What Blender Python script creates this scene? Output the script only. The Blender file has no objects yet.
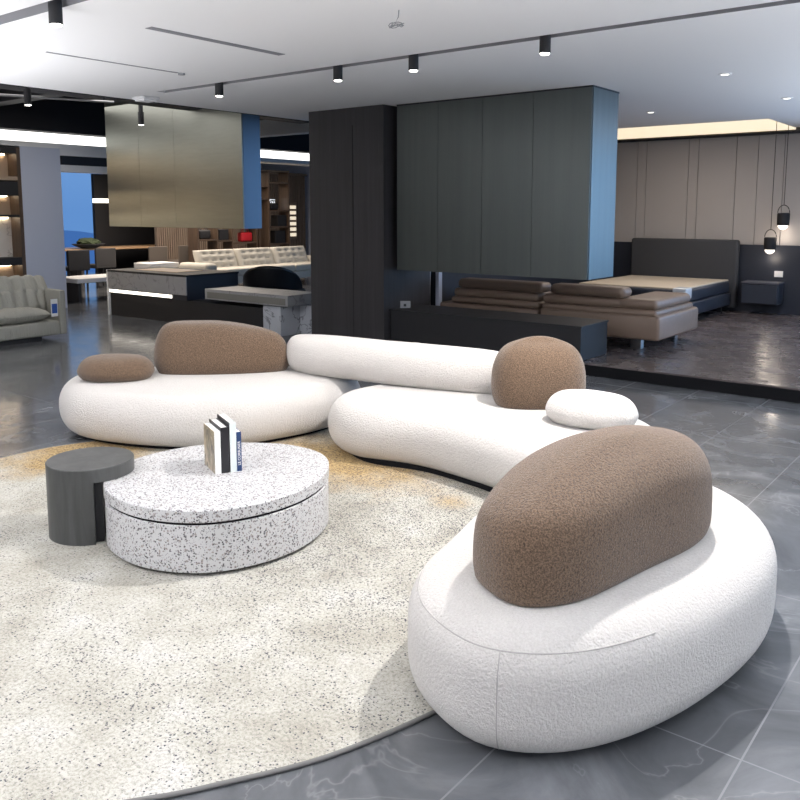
import bpy, bmesh, math, random
from mathutils import Vector, Matrix, noise
R = math.radians
PI = math.pi
random.seed(7)
sc = bpy.context.scene
COL = sc.collection

# ------------------------------------------------------------------ camera
cd = bpy.data.cameras.new('camera'); cam = bpy.data.objects.new('camera', cd); COL.objects.link(cam)
cam.location = (0, 0, 1.6)
cam.rotation_euler = (R(90 - 7.2), 0, R(38))
cd.sensor_width = 36; cd.lens = 36 * 830 / 800; cd.shift_y = -83 / 800
cd.clip_start = 0.05; cd.clip_end = 300
sc.camera = cam

# ------------------------------------------------------------------ world
w = bpy.data.worlds.new('world'); sc.world = w; w.use_nodes = True
nt = w.node_tree; nt.nodes.clear()
wo = nt.nodes.new('ShaderNodeOutputWorld'); wb = nt.nodes.new('ShaderNodeBackground')
tc = nt.nodes.new('ShaderNodeTexCoord'); sx = nt.nodes.new('ShaderNodeSeparateXYZ')
cr = nt.nodes.new('ShaderNodeValToRGB')
nt.links.new(tc.outputs['Generated'], sx.inputs[0]); nt.links.new(sx.outputs['Z'], cr.inputs[0])
nt.links.new(cr.outputs[0], wb.inputs[0]); nt.links.new(wb.outputs[0], wo.inputs[0])
e = cr.color_ramp.elements
e[0].position = 0.0; e[0].color = (0.16, 0.32, 0.62, 1)
e[1].position = 0.35; e[1].color = (0.42, 0.62, 0.90, 1)
wb.inputs[1].default_value = 1.0

# ------------------------------------------------------------------ lights and exposure
def area(name, loc, rot, sx_, sy_, power, col, spread=180):
    l = bpy.data.lights.new(name, 'AREA'); l.shape = 'RECTANGLE'; l.size = sx_; l.size_y = sy_
    l.energy = power; l.color = col; l.spread = R(spread)
    o = bpy.data.objects.new(name, l); COL.objects.link(o); o.location = loc; o.rotation_euler = rot
    return o
def spot(name, loc, target, power, col, angle, radius=0.04, blend=0.4):
    l = bpy.data.lights.new(name, 'SPOT'); l.energy = power; l.color = col; l.spot_size = R(angle)
    l.spot_blend = blend; l.shadow_soft_size = radius
    o = bpy.data.objects.new(name, l); COL.objects.link(o); o.location = loc
    o.rotation_euler = (Vector(target) - Vector(loc)).to_track_quat('-Z', 'Y').to_euler()
    return o
WARM = (1.0, 0.86, 0.72); NEUT = (1.0, 0.965, 0.93); COOL = (0.62, 0.78, 1.0)
# daylight through the glazed front on the right and the window wall beyond the bedroom
area('window_daylight', (4.4, 4.0, 1.5), (0, R(90), 0), 2.4, 10.0, 30, (0.62, 0.80, 1.0))
area('rear_window_daylight', (1.2, 12.8, 1.6), (R(-90), 0, 0), 5.6, 2.4, 170, (0.30, 0.58, 1.0))
area('corridor_blue_fill', (-6.3, 10.0, 1.7), (0, R(90), 0), 2.2, 2.2, 18, (0.30, 0.58, 1.0))  # added blue light, no window here, for the reflection in the hood's end
# unseen fill light added behind the camera
area('front_fill', (-2.5, -3.6, 1.5), (R(90), 0, 0), 8.0, 2.4, 12, (0.90, 0.95, 1.0))
# unseen area lights added beside and behind the camera to brighten the ceiling
area('ceiling_fill_right', (2.6, 4.5, 1.0), (0, R(160), 0), 3.0, 9.0, 320, (0.93, 0.96, 1.0), 115)
area('ceiling_fill_rear', (-3.5, -1.4, 1.0), (R(160), 0, 0), 7.0, 2.5, 370, (0.98, 0.98, 1.0), 115)
area('ceiling_fill_bedroom', (1.2, 9.8, 1.0), (0, R(165), 0), 3.0, 4.0, 130, (0.86, 0.93, 1.0), 120)
area('ceiling_fill_left', (-8.2, 1.3, 0.9), (R(165), 0, 0), 4.5, 2.5, 190, (0.98, 0.98, 1.0), 120)
# recessed panels above the seating
spot('table_downlight', (-2.3, 2.9, 2.74), (-3.0, 2.2, 0), 40, NEUT, 130, 0.05, 0.7)
spot('key_downlight', (-1.50, 4.15, 2.74), (-1.7, 3.3, 0), 430, NEUT, 155, 0.04, 0.6)
for i, x in enumerate((-6.30, -4.79, -4.00, -2.86)):
    spot('track_spot_light', (x, 5.29, 2.62), (x, 4.7, 0), 38, NEUT, 110, 0.04, 0.7)
spot('track_spot_light', (-4.69, 2.73, 2.62), (-4.5, 2.75, 0), 30, NEUT, 120, 0.04, 0.7)
# display hall behind
area('hall_panel_light', (-10.5, 6.0, 3.2), (0, 0, 0), 3, 3, 60, NEUT)
area('hall_rear_light', (-14.8, 11.2, 2.6), (0, 0, 0), 3.0, 5.0, 240, WARM)
area('bedroom_light', (-4.0, 11.0, 2.76), (0, 0, 0), 2.0, 1.0, 45, WARM)
vs = sc.view_settings
vs.view_transform = 'Standard'; vs.look = 'None'; vs.gamma = 1; vs.exposure = 0.0
vs.use_curve_mapping = False

# ------------------------------------------------------------------ material helpers
def newmat(name, col=(0.5, 0.5, 0.5), rough=0.6, metal=0.0, spec=None):
    m = bpy.data.materials.new(name); m.use_nodes = True
    b = m.node_tree.nodes['Principled BSDF']
    b.inputs['Base Color'].default_value = (*col, 1); b.inputs['Roughness'].default_value = rough
    b.inputs['Metallic'].default_value = metal
    if spec is not None: b.inputs['Specular IOR Level'].default_value = spec
    return m
def N(m, t): return m.node_tree.nodes.new(t)
def LK(m, a, b): m.node_tree.links.new(a, b)
def BS(m): return m.node_tree.nodes['Principled BSDF']
def coords(m, scale=(1, 1, 1), kind='Object'):
    c = N(m, 'ShaderNodeTexCoord'); mp = N(m, 'ShaderNodeMapping'); mp.inputs['Scale'].default_value = scale
    LK(m, c.outputs[kind], mp.inputs[0]); return mp.outputs[0]
def noise_n(m, v, scale, detail=4, rough=0.55, dist=0.0):
    n = N(m, 'ShaderNodeTexNoise'); n.inputs['Scale'].default_value = scale; n.inputs['Detail'].default_value = detail
    n.inputs['Roughness'].default_value = rough; n.inputs['Distortion'].default_value = dist
    LK(m, v, n.inputs['Vector']); return n.outputs['Fac']
def ramp(m, f, stops):
    r = N(m, 'ShaderNodeValToRGB'); el = r.color_ramp.elements
    while len(el) < len(stops): el.new(0.5)
    for k, (p, c) in enumerate(stops):
        el[k].position = p; el[k].color = (*c, 1) if len(c) == 3 else c
    LK(m, f, r.inputs[0]); return r.outputs[0]
def mix(m, f, a, b, mode='MIX'):
    x = N(m, 'ShaderNodeMix'); x.data_type = 'RGBA'; x.blend_type = mode
    for s, v in ((0, f), (6, a), (7, b)):
        if isinstance(v, (int, float)): x.inputs[s].default_value = v
        elif isinstance(v, tuple): x.inputs[s].default_value = (*v, 1)
        else: LK(m, v, x.inputs[s])
    return x.outputs[2]
def math_n(m, op, a, b=None, c=None):
    x = N(m, 'ShaderNodeMath'); x.operation = op
    for s, v in enumerate((a, b, c)):
        if v is None: continue
        if isinstance(v, (int, float)): x.inputs[s].default_value = v
        else: LK(m, v, x.inputs[s])
    return x.outputs[0]
def bump(m, h, strength=0.3, dist=0.01):
    b = N(m, 'ShaderNodeBump'); b.inputs['Strength'].default_value = strength; b.inputs['Distance'].default_value = dist
    LK(m, h, b.inputs['Height']); LK(m, b.outputs[0], BS(m).inputs['Normal'])
def emis(name, col, s):
    m = newmat(name, (0.8, 0.8, 0.8)); b = BS(m)
    b.inputs['Emission Color'].default_value = (*col, 1); b.inputs['Emission Strength'].default_value = s
    return m
def speckle_cells(m, v, scale, thr, soft=0.02):
    vo = N(m, 'ShaderNodeTexVoronoi'); vo.inputs['Scale'].default_value = scale; LK(m, v, vo.inputs['Vector'])
    s = N(m, 'ShaderNodeSeparateColor'); LK(m, vo.outputs['Color'], s.inputs[0])
    return s.outputs[0], s.outputs[1], vo.outputs['Distance']

M = {}
def boucle(name, dark, light, bs=0.5, sc_=150, rough=0.95):
    m = newmat(name, light, rough, spec=0.2); v = coords(m)
    f = noise_n(m, v, sc_, 3, 0.7)
    LK(m, ramp(m, f, [(0.32, dark), (0.62, light)]), BS(m).inputs['Base Color'])
    g = noise_n(m, v, sc_ * 0.62, 4, 0.65)
    bump(m, g, bs, 0.012)
    BS(m).inputs['Sheen Weight'].default_value = 0.25; BS(m).inputs['Sheen Roughness'].default_value = 0.5
    return m
M['boucle'] = boucle('ivory_boucle', (0.55, 0.52, 0.495), (0.64, 0.61, 0.585), 0.9, 150)
M['brown'] = boucle('brown_boucle', (0.040, 0.025, 0.017), (0.205, 0.135, 0.088), 0.6, 190)
M['seam'] = newmat('seam_thread', (0.42, 0.40, 0.38), 0.9)
M['plinth'] = newmat('black_plinth', (0.006, 0.006, 0.008), 0.8, spec=0.2)
M['black'] = newmat('black_lacquer', (0.012, 0.012, 0.015), 0.35)
M['blackmat'] = newmat('matt_black', (0.014, 0.014, 0.017), 0.6)
M['white'] = newmat('white_paint', (0.76, 0.76, 0.77), 0.85)
M['ceil'] = newmat('ceiling_paint', (0.84, 0.84, 0.85), 0.75)
M['groove'] = newmat('ceiling_groove', (0.22, 0.22, 0.235), 0.8)
M['dkceil'] = newmat('black_ceiling_paint', (0.010, 0.010, 0.014), 0.8)
M['duct'] = newmat('dark_duct', (0.022, 0.022, 0.028), 0.5)
M['pier'] = newmat('pale_blue_grey_paint', (0.52, 0.56, 0.68), 0.8)
M['steel'] = newmat('steel', (0.55, 0.55, 0.56), 0.3, 1.0)
M['glow'] = emis('cove_light_cool', (1.0, 0.98, 0.93), 2.2)
M['glow_warm'] = emis('lit_cove_wall', (1.0, 0.84, 0.58), 0.9)
M['led'] = emis('led_strip', (1.0, 0.93, 0.80), 2.4)
M['bulb'] = emis('lit_lens', (1.0, 0.96, 0.88), 9.0)

# polished grey marble
m = M['marble'] = newmat('grey_marble_tiles', (0.1, 0.1, 0.1), 0.13)
v = coords(m)
warp = noise_n(m, v, 1.3, 5, 0.6, 1.2)
base = ramp(m, noise_n(m, v, 1.7, 8, 0.62, 0.8), [(0.30, (0.06, 0.063, 0.07)), (0.52, (0.105, 0.11, 0.12)), (0.72, (0.19, 0.195, 0.21))])
vn = math_n(m, 'ABSOLUTE', math_n(m, 'SUBTRACT', noise_n(m, v, 1.6, 5, 0.55, 1.0), 0.5))
veins = ramp(m, vn, [(0.0, (0.8, 0.8, 0.8)), (0.008, (0.12, 0.12, 0.12)), (0.02, (0, 0, 0))])
c1 = mix(m, math_n(m, 'MULTIPLY', veins, math_n(m, 'MULTIPLY', warp, 0.34)), base, (0.42, 0.42, 0.44))
bk = N(m, 'ShaderNodeTexBrick'); bk.offset = 0.0; bk.inputs['Scale'].default_value = 1.0
bk.inputs['Brick Width'].default_value = 0.6; bk.inputs['Row Height'].default_value = 1.2
bk.inputs['Mortar Size'].default_value = 0.003; bk.inputs['Mortar Smooth'].default_value = 0.0
LK(m, v, bk.inputs['Vector'])
c2 = mix(m, math_n(m, 'MULTIPLY', bk.outputs['Fac'], 0.6), c1, (0.24, 0.24, 0.26))
LK(m, c2, BS(m).inputs['Base Color'])
LK(m, ramp(m, noise_n(m, v, 6, 4), [(0.3, (0.10,) * 3), (0.7, (0.20,) * 3)]), BS(m).inputs['Roughness'])

# rug
m = M['rug'] = newmat('speckled_rug', (0.7, 0.68, 0.62), 0.95, spec=0.1)
v = coords(m)                                   # object origin is the rug's middle
soft = noise_n(m, v, 1.6, 4, 0.6, 0.4)
basec = ramp(m, noise_n(m, v, 2.6, 6, 0.65), [(0.3, (0.33, 0.31, 0.265)), (0.55, (0.455, 0.44, 0.395)), (0.75, (0.53, 0.52, 0.50))])
def dist_mask(m, p, r0, r1, stretch=(1, 1, 1)):
    mp = N(m, 'ShaderNodeMapping'); mp.inputs['Location'].default_value = tuple(-a * b for a, b in zip(p, stretch)); mp.inputs['Scale'].default_value = stretch
    c = N(m, 'ShaderNodeTexCoord'); LK(m, c.outputs['Object'], mp.inputs[0])
    ln = N(m, 'ShaderNodeVectorMath'); ln.operation = 'LENGTH'; LK(m, mp.outputs[0], ln.inputs[0])
    wob = math_n(m, 'ADD', ln.outputs['Value'], math_n(m, 'MULTIPLY', math_n(m, 'SUBTRACT', noise_n(m, v, 5, 6, 0.7), 0.5), 0.9 * r1))
    r = N(m, 'ShaderNodeMapRange'); r.inputs[1].default_value = r0; r.inputs[2].default_value = r1
    r.inputs[3].default_value = 1; r.inputs[4].default_value = 0
    LK(m, wob, r.inputs[0]); return r.outputs[0]
och = math_n(m, 'MAXIMUM', dist_mask(m, (-1.7, 0.35, 0), 0.25, 0.6, (1.1, 0.75, 1)), dist_mask(m, (-0.25, 1.2, 0), 0.25, 0.75, (0.7, 1.3, 1)))
och = math_n(m, 'MAXIMUM', och, math_n(m, 'MULTIPLY', dist_mask(m, (0.78, 1.02, 0), 0.03, 0.16), 0.7))
gr = ramp(m, noise_n(m, v, 60, 3, 0.7), [(0.35, (0.20, 0.12, 0.045)), (0.6, (0.50, 0.34, 0.14))])
b1 = mix(m, math_n(m, 'MULTIPLY', och, 0.85), basec, gr)
r_, g_, d_ = speckle_cells(m, v, 140, 0)
dens = math_n(m, 'ADD', math_n(m, 'MULTIPLY', dist_mask(m, (0.75, 0.65, 0), 0.2, 1.3), 0.62), ramp(m, noise_n(m, v, 2.2, 5, 0.65, 0.5), [(0.40, (0.03,) * 3), (0.66, (0.42,) * 3)]))
sp = math_n(m, 'LESS_THAN', r_, dens)
spd = math_n(m, 'LESS_THAN', d_, math_n(m, 'ADD', math_n(m, 'MULTIPLY', g_, 0.45), 0.18))
spm = math_n(m, 'MULTIPLY', math_n(m, 'MULTIPLY', sp, spd), math_n(m, 'ADD', 0.45, math_n(m, 'MULTIPLY', g_, 0.55)))
b1 = mix(m, 1.0, b1, ramp(m, noise_n(m, v, 80, 3, 0.8), [(0.32, (0.60,) * 3), (0.56, (1.10,) * 3)]), 'MULTIPLY')
b2 = mix(m, spm, b1, (0.07, 0.07, 0.085))
LK(m, b2, BS(m).inputs['Base Color'])
bump(m, noise_n(m, v, 120, 3, 0.8), 0.6, 0.008)

# terrazzo
m = M['terrazzo'] = newmat('terrazzo', (0.7, 0.7, 0.7), 0.4)
v = coords(m)
r1, g1, d1 = speckle_cells(m, v, 120, 0)
r2, g2, d2 = speckle_cells(m, v, 180, 0)
s1 = math_n(m, 'MULTIPLY', math_n(m, 'LESS_THAN', r1, 0.30), math_n(m, 'LESS_THAN', d1, math_n(m, 'ADD', 0.45, math_n(m, 'MULTIPLY', g1, 0.25))))
s2 = math_n(m, 'MULTIPLY', math_n(m, 'LESS_THAN', r2, 0.22), math_n(m, 'LESS_THAN', d2, 0.45))
chip = ramp(m, g1, [(0.0, (0.03, 0.03, 0.035)), (0.5, (0.11, 0.10, 0.11)), (0.85, (0.30, 0.26, 0.25))])
t1 = mix(m, s1, (0.53, 0.525, 0.53), chip)
t2 = mix(m, math_n(m, 'MULTIPLY', s2, 0.7), t1, (0.14, 0.14, 0.16))
LK(m, t2, BS(m).inputs['Base Color'])

def wood(name, a, b, scale, rough, stretch):
    m = newmat(name, a, rough); v = coords(m, stretch)
    LK(m, ramp(m, noise_n(m, v, scale, 6, 0.65, 0.6), [(0.3, a), (0.7, b)]), BS(m).inputs['Base Color'])
    return m
M['greywood'] = wood('grey_stained_oak', (0.036, 0.037, 0.037), (0.075, 0.077, 0.077), 14, 0.45, (1, 1, 0.12))
M['colwood'] = wood('charcoal_veneer', (0.032, 0.030, 0.033), (0.050, 0.047, 0.051), 16, 0.5, (1, 1, 0.04))
M['oak'] = wood('light_oak', (0.36, 0.22, 0.12), (0.55, 0.37, 0.22), 10, 0.45, (1, 0.1, 1))
M['walnut'] = wood('brown_walnut', (0.055, 0.035, 0.024), (0.12, 0.08, 0.055), 12, 0.45, (1, 1, 0.1))
M['slat'] = wood('slat_wood', (0.16, 0.12, 0.09), (0.25, 0.19, 0.15), 12, 0.6, (1, 1, 0.1))
M['planks'] = newmat('dark_plank_floor', (0.05, 0.04, 0.04), 0.22)
m = M['planks']; v = coords(m)
bk = N(m, 'ShaderNodeTexBrick'); bk.inputs['Brick Width'].default_value = 1.2; bk.inputs['Row Height'].default_value = 0.16; bk.inputs['Scale'].default_value = 1
bk.inputs['Mortar Size'].default_value = 0.003
bk.inputs['Color1'].default_value = (0.085, 0.070, 0.072, 1); bk.inputs['Color2'].default_value = (0.135, 0.112, 0.112, 1); bk.inputs['Mortar'].default_value = (0.02, 0.017, 0.017, 1)
LK(m, v, bk.inputs['Vector'])
g = ramp(m, noise_n(m, coords(m, (0.25, 4, 1)), 6, 6, 0.7), [(0.3, (0.55,) * 3), (0.7, (1.35,) * 3)])
LK(m, mix(m, 1.0, bk.outputs['Color'], g, 'MULTIPLY'), BS(m).inputs['Base Color'])
LK(m, ramp(m, noise_n(m, v, 5, 5), [(0.3, (0.16,) * 3), (0.7, (0.36,) * 3)]), BS(m).inputs['Roughness'])

def brushed(name, col, rough, st, va=0.2):
    m = newmat(name, col, rough, 0.92); v = coords(m, st)
    f = noise_n(m, v, 9, 6, 0.7)
    LK(m, ramp(m, f, [(0.3, tuple(c * (1 - va) for c in col)), (0.7, tuple(c * (1 + va) for c in col))]), BS(m).inputs['Base Color'])
    LK(m, ramp(m, noise_n(m, v, 20, 5, 0.7), [(0.3, (rough - 0.02,) * 3), (0.7, (rough + 0.03,) * 3)]), BS(m).inputs['Roughness'])
    return m
M['gun'] = brushed('gunmetal_panel', (0.15, 0.165, 0.16), 0.38, (1.2, 1.2, 0.04), 0.06)
M['hood'] = brushed('brushed_steel_panel', (0.30, 0.31, 0.28), 0.30, (0.3, 1, 2.5), 0.05)
def veined(name, a, b, vein, sc_=1.6, rough=0.25):
    m = newmat(name, a, rough); v = coords(m)
    base = ramp(m, noise_n(m, v, sc_, 5, 0.6, 0.6), [(0.3, a), (0.7, b)])
    vn = math_n(m, 'ABSOLUTE', math_n(m, 'SUBTRACT', noise_n(m, v, sc_ * 0.9, 4, 0.6, 1.4), 0.5))
    LK(m, mix(m, ramp(m, vn, [(0, (0.9,) * 3), (0.02, (0,) * 3)]), base, vein), BS(m).inputs['Base Color'])
    return m
M['whitemarble'] = veined('white_marble', (0.46, 0.48, 0.53), (0.56, 0.58, 0.63), (0.16, 0.16, 0.18))
M['greystone'] = veined('grey_stone', (0.30, 0.30, 0.31), (0.36, 0.36, 0.37), (0.2, 0.2, 0.2), 1.6, 0.35)
M['leather'] = newmat('brown_leather', (0.235, 0.165, 0.125), 0.42)
m = M['leather']; bump(m, noise_n(m, coords(m), 6, 5, 0.6), 0.25, 0.03)
M['greyleather'] = newmat('grey_leather', (0.37, 0.36, 0.315), 0.6)
m = M['greyleather']; bump(m, noise_n(m, coords(m, (1, 6, 1)), 7, 4, 0.6), 0.6, 0.03)
M['cream'] = newmat('cream_leather', (0.66, 0.63, 0.56), 0.5)
M['headboard'] = newmat('charcoal_fabric', (0.040, 0.042, 0.048), 0.8)
M['mattress'] = newmat('beige_mattress', (0.50, 0.43, 0.34), 0.8)
M['plastic'] = newmat('clear_wrap', (0.65, 0.68, 0.72), 0.2)
M['panelwall'] = newmat('taupe_wall_panel', (0.36, 0.335, 0.32), 0.65)
M['panelgap'] = newmat('panel_gap', (0.10, 0.09, 0.085), 0.8)
M['navy'] = newmat('dark_blue_grey_panel', (0.020, 0.024, 0.036), 0.45)
M['navywood'] = newmat('dark_blue_cabinet', (0.030, 0.036, 0.052), 0.4)
M['beige'] = newmat('beige_niche', (0.40, 0.30, 0.22), 0.7)
M['marblewarm'] = veined('pale_marble', (0.60, 0.55, 0.50), (0.68, 0.64, 0.60), (0.4, 0.36, 0.33))
M['red'] = newmat('red_leather', (0.55, 0.02, 0.03), 0.4)
M['page'] = newmat('page_edges', (0.80, 0.79, 0.77), 0.8)
M['bluecover'] = newmat('blue_cover', (0.015, 0.045, 0.14), 0.45)
M['palegreen'] = newmat('pale_cover', (0.66, 0.72, 0.71), 0.5)
M['green'] = newmat('moss_green', (0.05, 0.07, 0.035), 0.9)
M['bluetag'] = newmat('blue_tag', (0.03, 0.09, 0.35), 0.4)
M['greychair'] = newmat('charcoal_upholstery', (0.05, 0.048, 0.05), 0.7)
M['cardgrey'] = newmat('grey_card', (0.28, 0.29, 0.31), 0.5)
M['taupe'] = newmat('taupe_upholstery', (0.12, 0.10, 0.085), 0.8)
m = M['art'] = newmat('book_cover_art', (0.3, 0.25, 0.2), 0.4); v = coords(m, (1, 1, 0.5))
LK(m, ramp(m, noise_n(m, v, 22, 4, 0.6, 1.5), [(0.3, (0.06, 0.05, 0.05)), (0.5, (0.28, 0.24, 0.17)), (0.62, (0.50, 0.40, 0.28)), (0.75, (0.16, 0.15, 0.15))]), BS(m).inputs['Base Color'])
m = M['glass'] = newmat('window_glass', (0.75, 0.88, 1.0), 0.02); BS(m).inputs['Transmission Weight'].default_value = 1.0; BS(m).inputs['IOR'].default_value = 1.02
m = M['screen'] = newmat('hill', (0.25, 0.38, 0.58), 0.9)

# ------------------------------------------------------------------ geometry helpers
def box(bm, x0, x1, y0, y1, z0, z1, r=0.0, seg=3):
    ret = bmesh.ops.create_cube(bm, size=1.0); vs_ = ret['verts']
    for q in vs_:
        q.co = Vector(((x0 + x1) / 2 + q.co.x * (x1 - x0), (y0 + y1) / 2 + q.co.y * (y1 - y0), (z0 + z1) / 2 + q.co.z * (z1 - z0)))
    if r > 0:
        ed = list({e_ for q in vs_ for e_ in q.link_edges})
        bmesh.ops.bevel(bm, geom=ed, offset=r, segments=seg, profile=0.5, affect='EDGES')
    return bm
def B(*a, **k):
    bm = bmesh.new(); return box(bm, *a, **k)
def tube(bm, pts, r, n=8, closed=False):
    pts = [Vector(p) for p in pts]; rings = []
    L = len(pts)
    for i, p in enumerate(pts):
        a = pts[(i - 1) % L] if (closed or i > 0) else p
        b = pts[(i + 1) % L] if (closed or i < L - 1) else p
        t = (b - a).normalized(); u = t.orthogonal().normalized() if abs(t.z) > 0.95 else Vector((0, 0, 1)).cross(t).normalized()
        w_ = t.cross(u)
        rings.append([bm.verts.new(p + (u * math.cos(2 * PI * k / n) + w_ * math.sin(2 * PI * k / n)) * r) for k in range(n)])
    for i in range(L if closed else L - 1):
        A_, B_ = rings[i], rings[(i + 1) % L]
        for k in range(n): bm.faces.new((A_[k], A_[(k + 1) % n], B_[(k + 1) % n], B_[k]))
    if not closed:
        bm.faces.new(rings[0][::-1]); bm.faces.new(rings[-1])
    return bm
def T(pts, r, n=8, closed=False): return tube(bmesh.new(), pts, r, n, closed)
def lathe(bm, prof, c=(0, 0, 0), n=32, cap=True):
    rings = [[bm.verts.new((c[0] + r * math.cos(2 * PI * k / n), c[1] + r * math.sin(2 * PI * k / n), c[2] + z)) for k in range(n)] for r, z in prof]
    for A_, B_ in zip(rings, rings[1:]):
        for k in range(n): bm.faces.new((A_[k], A_[(k + 1) % n], B_[(k + 1) % n], B_[k]))
    if cap: bm.faces.new(rings[0][::-1]); bm.faces.new(rings[-1])
    return bm
def LA(prof, c=(0, 0, 0), n=32): return lathe(bmesh.new(), prof, c, n)
def catmull(pts, n):
    L = len(pts); out = []
    for j in range(n):
        u = j / n * L; i = int(u); f = u - i
        p0, p1, p2, p3 = (Vector(pts[(i + k - 1) % L]) for k in range(4))
        out.append(0.5 * ((2 * p1) + (-p0 + p2) * f + (2 * p0 - 5 * p1 + 4 * p2 - p3) * f * f + (-p0 + 3 * p1 - 3 * p2 + p3) * f ** 3))
    return out
def area2(p): return sum(p[i].x * p[(i + 1) % len(p)].y - p[(i + 1) % len(p)].x * p[i].y for i in range(len(p)))
def resample(p, n):
    L = [0.0]
    for i in range(len(p)): L.append(L[-1] + (p[(i + 1) % len(p)] - p[i]).length)
    out = []; j = 0
    for k in range(n):
        s = L[-1] * k / n
        while L[j + 1] < s: j += 1
        f = (s - L[j]) / max(1e-9, L[j + 1] - L[j]); out.append(p[j].lerp(p[(j + 1) % len(p)], f))
    return out
def outline(pts, n=112, center=None):
    p = catmull([(a, b, 0) for a, b in pts], n * 3)
    if area2(p) < 0: p.reverse()
    return resample(p, n)
def inset(p, d):
    L = len(p); out = []
    for i in range(L):
        t = (p[(i + 2) % L] - p[(i - 2) % L]); t.normalize()
        out.append(p[i] + Vector((-t.y, t.x, 0)) * d)
    return out
def pebble(pts, z0, z1, at_, bt, ab, bb, dome=0.0, hf=None, n=112, seg=9, capr=7, expo=2.0):
    """upholstered pebble: outline pts at its widest, rounded over the top (at_ in, bt down) and under (ab, bb)."""
    o = outline(pts, n); c = sum(o, Vector()) / len(o)
    bm = bmesh.new(); rings = []
    def ring(ps, z): rings.append([(p.x, p.y, z) for p in ps])
    def capring(ps, z, up):
        cc = sum(ps, Vector()) / len(ps)
        for k in range(1, capr):
            f = 1 - k / capr
            zz = z + (dome * (1 - f * f) if up else 0)
            ring([cc + (p - cc) * f for p in ps], zz)
        return cc
    bot = inset(o, ab)
    for k in range(seg + 1):
        a = PI / 2 * (1 - k / seg)
        ring(inset(o, ab * (1 - math.cos(a) ** (2 / expo))), z0 + bb * (1 - math.sin(a) ** (2 / expo)))
    if (z1 - bt) - (z0 + bb) > 0.01: ring(o, (z1 - bt + z0 + bb) / 2)
    for k in range(seg + 1):
        a = PI / 2 * (k / seg)
        ring(inset(o, at_ * (1 - math.cos(a) ** (2 / expo))), z1 - bt * (1 - math.sin(a) ** (2 / expo)))
    top = inset(o, at_); cc = capring(top, z1, True)
    vr = [[bm.verts.new(q) for q in r] for r in rings]
    for A_, B_ in zip(vr, vr[1:]):
        for k in range(n): bm.faces.new((A_[k], A_[(k + 1) % n], B_[(k + 1) % n], B_[k]))
    bm.faces.new(vr[0][::-1])
    tip = bm.verts.new((cc.x, cc.y, z1 + dome))
    for k in range(n): bm.faces.new((vr[-1][k], vr[-1][(k + 1) % n], tip))
    if hf:
        for q in bm.verts:
            q.co.z = z0 + (q.co.z - z0) * hf(q.co.x, q.co.y)
    for q in bm.verts: q.co -= Vector((c.x, c.y, 0))
    bm.normal_update()
    return bm, c, vr
def smooth_bm(bm, s=True):
    for f in bm.faces: f.smooth = s
def obj(name, bm, mat, parent=None, smooth=False, ang=None, kind=None, loc=None):
    me = bpy.data.meshes.new(name); bmesh.ops.recalc_face_normals(bm, faces=bm.faces)
    if smooth or ang: smooth_bm(bm)
    bm.to_mesh(me); bm.free()
    if ang: me.set_sharp_from_angle(angle=R(ang))
    me.materials.append(mat if not isinstance(mat, str) else M[mat])
    o = bpy.data.objects.new(name, me); COL.objects.link(o)
    if parent: o.parent = parent
    if loc: o.location = loc
    if kind: o['kind'] = kind
    return o
def tag(o, label, cat, group=None):
    o['label'] = label; o['category'] = cat
    if group: o['group'] = group
    return o
def thing(name, label, cat, loc=(0, 0, 0), rz=0, group=None):
    o = bpy.data.objects.new(name, None); COL.objects.link(o); o.empty_display_size = 0.1
    o.location = loc; o.rotation_euler = (0, 0, rz)
    return tag(o, label, cat, group)
def struct(name, bm, mat, **k): return obj(name, bm, mat, kind='structure', **k)
def dup(o, loc=None, label=None, rz=None):
    def cp(s, par):
        c = s.copy(); COL.objects.link(c)
        if par: c.parent = par
        for ch in [x for x in COL.objects if x.parent == s]: cp(ch, c)
        return c
    c = cp(o, None)
    if loc: c.location = loc
    if rz is not None: c.rotation_euler[2] = rz
    if label: c['label'] = label
    return c

# ------------------------------------------------------------------ setting
CZ = 2.8; XE = -7.9
struct('floor', B(-20, 5, -4, 18, -0.12, 0.0), 'marble')
bm = bmesh.new()                                          # white plaster ceiling with its shallow grooves
xs = [XE, 5]
g1a, g1b = 5.235, 5.345; g2a, g2b = 2.66, 2.79; cy0, cy1 = 11.6, 12.96
box(bm, XE, 5, -4, g2a, CZ, CZ + 0.2); box(bm, XE, 5, g2b, g1a, CZ, CZ + 0.2)
box(bm, XE, 5, g1b, cy0, CZ, CZ + 0.2); box(bm, -3.0, 5, cy0, 13.0, CZ, CZ + 0.2)
box(bm, XE, -7.2, g1a, g1b, CZ, CZ + 0.2); box(bm, XE, -7.2, g2a, g2b, CZ, CZ + 0.2)
struct('ceiling', bm, 'ceil')
bm = bmesh.new(); box(bm, -7.2, 5, g1a, g1b, CZ + 0.07, CZ + 0.2); box(bm, -7.2, 5, g2a, g2b, CZ + 0.07, CZ + 0.2); box(bm, -7.2, 5, g1b - 0.003, g1b - 0.0005, CZ + 0.001, CZ + 0.07); box(bm, -7.2, 5, g2b - 0.003, g2b - 0.0005, CZ + 0.001, CZ + 0.07)
struct('trim_1', bm, 'groove')
struct('ceiling_cove', B(XE, -3.0, cy0, 13.3, 3.02, 3.1), 'white')
struct('trim_2', B(-6.15, -3.0, 12.985, 13.05, 2.775, 3.01), 'glow_warm')  # wall strip glows by itself to stand for cove light falling on it
struct('ceiling_black', B(-20, XE, -4, 18, 3.75, 3.9), 'dkceil')
struct('trim_3', B(-7.905, -7.89, -4, 13, CZ - 0.005, 3.75), 'dkceil')
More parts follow.
